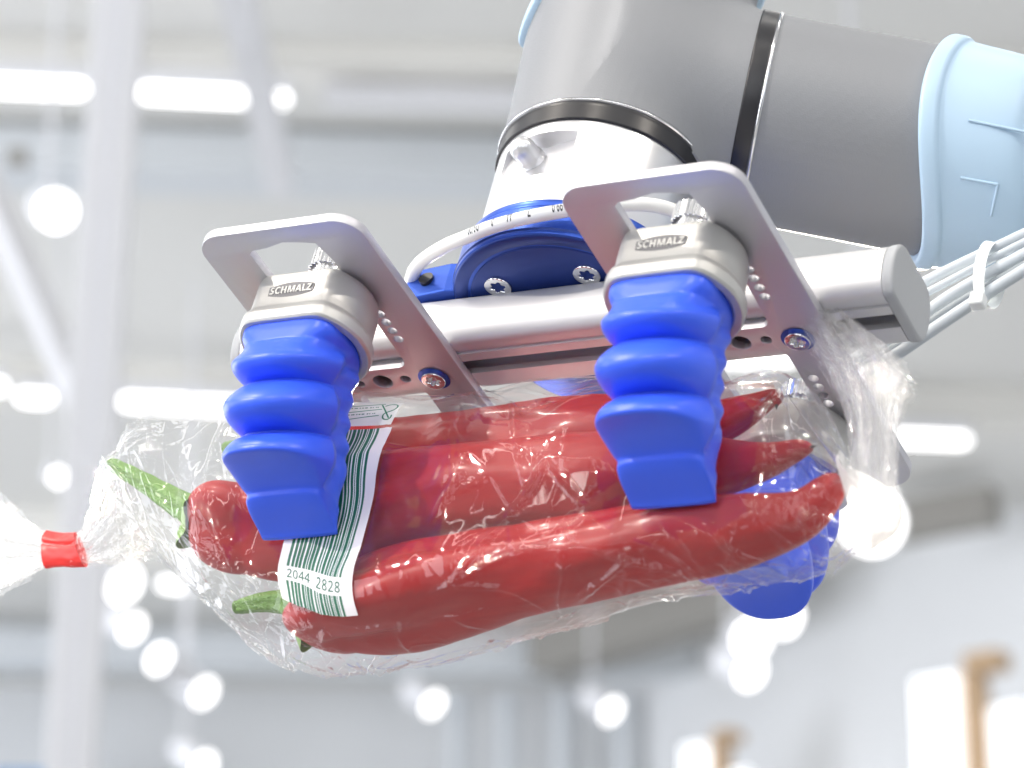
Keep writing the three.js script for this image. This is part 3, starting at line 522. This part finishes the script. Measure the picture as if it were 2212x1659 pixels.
pepper('red pepper along the bottom of the bag, stem under the barcode label', [[20, 81, 71], [27, 83, 70], [44, 82.5, 69], [70, 77.5, 68.5], [101, 72, 68.5], [135, 67.5, 68], [158, 65.5, 68], [172, 63, 67.5], [179, 57.5, 66], [181, 53, 65]], [3, 11.5, 14.3, 14.4, 13.6, 12.6, 12, 11.6, 10.8, 7.6, 4.2], [[22.6, 80, 71], [14.7, 77, 71], [7, 77, 70.5], [-0.3, 78.3, 70]], 3, 4.0);

// ---------------------------------------------------------------- the bag
{
  const bag = gripThing('plastic_bag', 'clear crinkled plastic bag of red peppers held by the blue fingers', 'bag', [60, 52, 71.5]);
  // stations: centre x, y (at the middle plane), half height vector x, y, depth
  const ST = [[-107.0, 45.1, 8.1, 21.3, 7], [-95.8, 46.8, 5.9, 15.6, 6], [-78.6, 50.3, 2.8, 6.4, 2.6], [-63.8, 51.8, 2.1, 5.4, 2.6], [-56.0, 47.7, 6.0, 9.6, 8], [-52.0, 38.6, 8.8, 14.5, 11], [-42.6, 38.0, 11.2, 22.5, 14.5], [-30.0, 40.0, 14.0, 31.6, 17], [-11.2, 46.3, 18.2, 43.4, 19], [10.5, 49.8, 16.7, 46.1, 19], [34.3, 51.9, 14.1, 45.4, 17], [61.6, 52.5, 12.2, 42.0, 18], [87.8, 51.9, 8.7, 36.7, 18], [111.4, 48.6, 7.8, 35.6, 17], [137.8, 48.4, 7.8, 32.3, 16], [156.5, 46.9, 7.0, 30.9, 17], [169.8, 46.5, 6.2, 28.1, 14], [179.5, 51.8, 5.4, 20.8, 10], [186.0, 59.0, 5.2, 11.9, 6.5], [189.5, 57.9, 7.7, 7.0, 4], [187.7, 47.9, 7.3, 3.0, 3.5], [185.8, 34.1, 7.7, 0.1, 5], [182.0, 18.2, 12.0, 2.2, 8], [175.4, 6.2, 14.2, 5.8, 9], [165.0, -8.2, 11.5, 7.6, 7]];
  const S = ST.length - 1, neck = (s) => { // how gathered: 1 in the two necks
    return Math.max(Math.exp(-(((s - 2.7) / 1.9) ** 2)), Math.exp(-(((s - 19.2) / 1.9) ** 2)), s > 19 ? 0.75 : 0, s < 2 ? 0.8 : 0); };
  // straight folds scattered over the film: station, place round, direction, length, width, height
  const creases = []; for (let i = 0; i < 190; i++) { const fine = i > 120; creases.push([fine ? rr(4.4, 11) : rr(4.4, 18.4), rnd(), rr(-1.4, 1.4), fine ? rr(8, 34) : rr(14, 66), fine ? rr(0.7, 1.5) : rr(1.0, 2.2), (fine ? rr(0.2, 0.7) : rr(0.8, 2.5)) * (rnd() < 0.8 ? 1 : -1)]); }
  // random heights on a bent triangle lattice, joined by flat facets with ridges along some joints: the film's tents and creases
  const hash = (i, j, k) => { const q = Math.sin(i * 127.1 + j * 311.7 + k * 74.7) * 43758.5453; return q - Math.floor(q) - 0.5; };
  function facet(x0, y0, k, wrap) {
    const x = x0 + 0.5 * noise.noise(x0 * 0.6, y0 * 0.6, k), y = y0 + 0.5 * noise.noise(y0 * 0.6 + 9, x0 * 0.6, k);
    const i = Math.floor(x), j = Math.floor(y), a = x - i, b = y - j, m = (q) => ((q % wrap) + wrap) % wrap, h = (p, q) => hash(p, m(q), k);
    let B;   // three corners and their weights
    if (hash(i + 50, m(j), k + 1) > 0) B = a > b ? [[i, j, 1 - a], [i + 1, j, a - b], [i + 1, j + 1, b]] : [[i, j, 1 - b], [i, j + 1, b - a], [i + 1, j + 1, a]];
    else B = a + b < 1 ? [[i, j, 1 - a - b], [i + 1, j, a], [i, j + 1, b]] : [[i + 1, j + 1, a + b - 1], [i, j + 1, 1 - a], [i + 1, j, 1 - b]];
    let o = 0, r = 0;
    for (let q = 0; q < 3; q++) { o += B[q][2] * h(B[q][0], B[q][1]); const u = B[(q + 1) % 3], w = B[(q + 2) % 3], on = hash(u[0] + w[0], m(u[1]) + m(w[1]), k + 3); if (on > 0.05) r = Math.max(r, (on + 0.3) * Math.max(0, 1 - B[q][2] / 0.075)); }
    return [o, r];
  }
  // how far the taut film lies from the middle line: over the peppers, and straight across the hollows between them
  const NV = 176, NS = 480, TAB = [];
  const frame = (s) => {
    const [cx, cy, hx, hy, bz] = catmull(ST, s), hl = Math.hypot(hx, hy), by = Math.sqrt(Math.max(hl * hl - (0.83 * bz) ** 2, (hl * 0.55) ** 2)), k = by / hl;
    return [V3(cx, cy, 71.5), V3(hx * k, hy * k, 0), V3(0, 0, -bz)];
  };
  const ray = (s, v, fr) => { const f = v * Math.PI * 2, e = lerp(0.8, 1, neck(s)); return fr[1].clone().multiplyScalar(pw2(Math.cos(f), e)).addScaledVector(fr[2], pw2(Math.sin(f), e)); };
  for (let i = 0; i <= NS; i++) {
    const s = i / NS * S, fr = frame(s), row = [], P2 = [], eu = fr[1].clone().normalize();
    for (let j = 0; j < NV; j++) {
      const d = ray(s, j / NV, fr); let L = d.length(); const dir = d.divideScalar(Math.max(1e-6, L));
      if (s > 4 && s < 18.6) {
        let far = 0;
        for (const q of PEP) { const w = q.c.clone().sub(fr[0]), t = w.dot(dir), m = w.lengthSq() - t * t, Rr = q.r + 1.1; if (m < Rr * Rr) { const o = t + Math.sqrt(Rr * Rr - m); if (o > far) far = o; } }
        const x = far - L; L += x > 4 ? x : x > -4 ? (x + 4) ** 2 / 16 : 0;
      }
      row.push(L); P2.push([L * dir.dot(eu), -L * dir.z]);
    }
    if (s > 4 && s < 18.6) { // convex hull of the section
      const ord = P2.map((p, j) => [p[0], p[1], j]).sort((p, q) => p[0] - q[0] || p[1] - q[1]), cr = (o, p, q) => (p[0] - o[0]) * (q[1] - o[1]) - (p[1] - o[1]) * (q[0] - o[0]), half = (list) => { const h = []; for (const p of list) { while (h.length > 1 && cr(h[h.length - 2], h[h.length - 1], p) <= 0) h.pop(); h.push(p); } h.pop(); return h; };
      const hull = half(ord).concat(half(ord.slice().reverse()));
      for (let j = 0; j < NV; j++) { const [px, py] = P2[j], l = Math.hypot(px, py), ux = px / l, uy = py / l; for (let q = 0; q < hull.length; q++) { const A = hull[q], B = hull[(q + 1) % hull.length], ex = B[0] - A[0], ey = B[1] - A[1], det = ux * -ey + uy * ex; if (Math.abs(det) < 1e-9) continue; const t = (A[0] * -ey + A[1] * ex) / det, w = (ux * A[1] - uy * A[0]) / det; if (t > 0 && w >= -1e-6 && w <= 1 + 1e-6) { row[j] = lerp(row[j], Math.max(row[j], t), 0.72); break; } } }
    }
    TAB.push(row);
  }
  const tabL = (s, v) => { const a = Math.min(NS - 1e-6, Math.max(0, s / S * NS)), i = Math.floor(a), p = a - i, b = (((v % 1) + 1) % 1) * NV, j = Math.floor(b) % NV, q = b - Math.floor(b), j1 = (j + 1) % NV; return lerp(lerp(TAB[i][j], TAB[i][j1], q), lerp(TAB[i + 1][j], TAB[i + 1][j1], q), p); };
  function bagPoint(s, v, raw = false, ply = 0) {
    const fr = frame(s), f = v * Math.PI * 2, dir = ray(s, v, fr).normalize(), L = tabL(s, v), p = fr[0].clone().addScaledVector(dir, ply ? L * (1 - 0.22 * ply) : L);
    if (raw) return p;
    // gathers running into the necks, folds and slack; the stuck label keeps the film flat
    const n = neck(s), stiff = 1 - smooth(8.7, 9.1, s) * (1 - smooth(11.0, 11.4, s)) * smooth(0.06, 0.1, v) * (1 - smooth(0.4, 0.46, v)) * 0.85;
    let o = n * L * 0.2 * (Math.sin(f * 11 + 1.5 * Math.sin(s * 0.9) + ply * 2) + 0.7 * Math.sin(f * 19 + s * 0.7 + 2 + ply));
    o += (1 - n) * 0.4 * noise.noise(s * 1.1, Math.cos(f) * 2.2, Math.sin(f) * 2.2);
    const F1 = facet(s * 24 / 23 + 3 + ply, v * 8, 11, 8), F2 = facet(s * 24 / 11, v * 17, 5, 17);
    o += stiff * ((F1[0] + 0.4) * lerp(4.6, 0.8, n) + F1[1] * 2.3 + F2[0] * 1.3 + F2[1] * 0.8);
    if (s > 4 && s < 18.6) for (const [cs, ca, cd, cl, cw, ch] of creases) {
      const ds = (s - cs) * 24; if (Math.abs(ds) > cl) continue;
      let da = v - ca; da -= Math.round(da); da *= 190;
      const al = ds * Math.cos(cd) + da * Math.sin(cd), ac = -ds * Math.sin(cd) + da * Math.cos(cd), t = Math.abs(al) / (cl / 2), w = cw * (1 - 0.7 * t);
      if (t < 1 && Math.abs(ac) < w) o += stiff * ch * (1 - t) * (1 - Math.abs(ac) / w);
    }
    if (L < 9) o *= 0.6;
    p.addScaledVector(dir, o);
    for (const fx of [26.5, 141.6]) { // the pads press the film in, from both sides
      const dx = Math.abs(p.x - fx), k = (1 - smooth(14.5, 26, dx)) * smooth(20, 34, p.y) * (1 - smooth(70, 84, p.y));
      if (k > 0) { const lim = 55.6 - 4 * (1 - smooth(36, 62, p.y)); if (p.z < 71.5 && p.z < lim) p.z = lerp(p.z, lim + 0.1 * (p.z - lim), k); else if (p.z > 143 - lim) p.z = lerp(p.z, 143 - lim + 0.1 * (p.z - 143 + lim), k); }
    }
    return p;
  }
  function pw2(v, e) { return Math.sign(v) * Math.pow(Math.abs(v), e); }
  // crinkle map: a web of fine straight folds
  const CW = 1024, bump = new Float32Array(CW * CW), line = (x0, y0, a, len, w, h) => { const dx = Math.cos(a), dy = Math.sin(a); for (let t = -len; t <= len; t += 0.7) { const hh = h * (1 - Math.abs(t) / len); for (let q = -w; q <= w; q += 0.7) { const x = Math.floor(x0 + dx * t - dy * q + CW * 4) % CW, y = Math.floor(y0 + dy * t + dx * q + CW * 4) % CW, val = hh * (1 - Math.abs(q) / w), o = y * CW + x; if (Math.abs(val) > Math.abs(bump[o])) bump[o] = val; } } };
  for (let i = 0; i < 300; i++) { const left = i < 200; line(left ? rr(90, 400) : rr(0, CW), rr(0, CW), rr(0, Math.PI), rr(8, 60), rr(1.2, 4.5), rr(0.2, 0.95) * (rnd() < 0.5 ? 1 : -1)); }
  for (let i = 0; i < 520; i++) { const tail = i < 330; line(tail ? rr(820, 1020) : rr(20, 220), rr(0, CW), rr(-0.5, 0.5), rr(20, 80), rr(1.5, 4), rr(0.35, 1) * (rnd() < 0.5 ? 1 : -1)); }
  const crinkle = dataTexture(CW, CW, (x, y) => 0.5 + 0.5 * bump[y * CW + x]);
  const film = std({ color: 0xffffff, roughness: 0.06, specularIntensity: 0.85, transmission: 0.98, thickness: 0, ior: 1.5, bumpMap: crinkle, bumpScale: 0.0006 });
  const fg = grid(860, 300, (u, v) => bagPoint(u * S, v).toArray(), true, (u, v) => [u, v]);
  const gathered = film.clone(); gathered.transmission = 0.9; gathered.roughness = 0.12;   // milkier copy of the film, whitening the tails in place of light
  part('film', fg, film, bag);
  // further plies of the gathered film in the two tails
  for (const [s0, s1, ply] of [[19.4, 24, 0.7], [19.4, 23.5, 2.0], [0, 2.4, 0.9], [2.6, 5.2, 0.7]]) part('film_ply', grid(90, 150, (u, v) => bagPoint(lerp(s0, s1, u), v, false, ply).toArray(), true), gathered, bag);
  // labels printed on the film
  const patch = (sf, v0, v1, off, nu = 40, nv = 90) => grid(nv, nu, (b, a) => { const v = lerp(v0, v1, b), s = sf(a, b), p = bagPoint(s, v), q = bagPoint(s, v, true), c = V3(catmull(ST, s)[0], catmull(ST, s)[1], 71.5), d = q.clone().sub(c).normalize(); return p.addScaledVector(d, off).toArray(); }, false, (b, a) => [a, b]);
  const bars = (c, x0, x1, y0, y1, sd) => { let x = x0, s = sd; while (x < x1) { s = (s * 16807) % 2147483647; const w = 5 + (s % 4) * 4.6; if (x + w > x1) break; c.fillRect(x, y0, w, y1 - y0); s = (s * 16807) % 2147483647; x += w + 5 + (s % 4) * 2.4; } };
  const tex = canvasTexture(512, 1024, (c, w, h) => {
    c.fillStyle = '#efecf2'; c.fillRect(0, 0, w, h); c.fillStyle = '#086448';
    bars(c, 58, 448, 0, 770, 77); c.fillStyle = '#f1eef4'; c.fillRect(0, 770, w, 104); c.fillStyle = '#086448'; bars(c, 58, 448, 874, 1024, 77);
    c.font = 'bold 82px monospace'; c.textBaseline = 'middle'; c.fillStyle = '#0d5a45'; c.textAlign = 'center'; c.fillText('2044 2828', 252, 824, 380);
  });
  tex.flipY = true;
  const paper = (map) => std({ map, roughness: 0.5, transmission: 0.15, thickness: 0, side: THREE.DoubleSide });
  part('barcode_label', patch((a, b) => 9.04 + 0.5 * smooth(0.1, 1, b) + a * 1.13, 0.117, 0.318, 0.7), paper(tex), bag);
  const tex2 = canvasTexture(512, 256, (c, w, h) => {
    c.fillStyle = '#eef0ee'; c.fillRect(0, 0, w, h); c.strokeStyle = '#15795a'; c.fillStyle = '#2a6e58'; c.lineWidth = 7;
    for (let i = 0; i < 3; i++) { c.beginPath(); c.moveTo(10, 70 + i * 70); c.bezierCurveTo(150, 80 + i * 66, 280, 40 + i * 66, 390, 30 + i * 66); c.stroke(); }
    for (let r = 0; r < 2; r++) for (let x = 14; x < 350; x += 12 + (x * 7 % 5) * 3) c.fillRect(x, 98 + r * 68 - x * 0.09, 6 + (x * 13 % 7), 10);
    c.lineWidth = 10; c.beginPath(); c.moveTo(400, 60); c.bezierCurveTo(430, 20, 500, 30, 490, 80); c.bezierCurveTo(480, 130, 420, 120, 420, 160); c.bezierCurveTo(420, 220, 500, 220, 480, 160); c.stroke(); c.beginPath(); c.moveTo(370, 40); c.lineTo(470, 190); c.stroke();
  });
  part('printed_text', patch((a, b) => 9.8 + 0.1 * b + a * 0.85, 0.325, 0.388, 0.7, 30, 20), paper(tex2), bag);
  // tapes round the necks
  const band = (s0, s1, off, wob, fold = false) => grid(24, 120, (u, v) => { const mid = (s0 + s1) / 2, s = mid + (lerp(s0, s1, u) - mid) * (fold ? 1 + 0.22 * Math.cos(v * 6.2832) : 1), p = bagPoint(s, v, true), c = V3(catmull(ST, s)[0], catmull(ST, s)[1], 71.5), d = p.clone().sub(c), L = d.length(); d.divideScalar(Math.max(L, 1e-6)); const st = 1 + 0.12 * Math.abs(Math.cos(v * 2 * Math.PI)); return p.addScaledVector(d, off * st - (fold ? 1.1 * Math.exp(-(((v - 0.25) / 0.014) ** 2)) : 0) + wob * noise.noise(u * 4, Math.cos(v * 6.28) * 3, Math.sin(v * 6.28) * 3)).toArray(); }, true);
  part('red_tape', band(2.1, 2.95, 1.3, 0.25, true), M.redTape, bag).userData.label = 'red tape closing the left neck of the bag';
  part('white_tape', band(17.7, 19.55, 1.8, 0.3), M.whiteTape, bag).userData.label = 'white glaring tape closing the right neck of the bag';
}

scene.add(camera);
renderer.render(scene, camera);
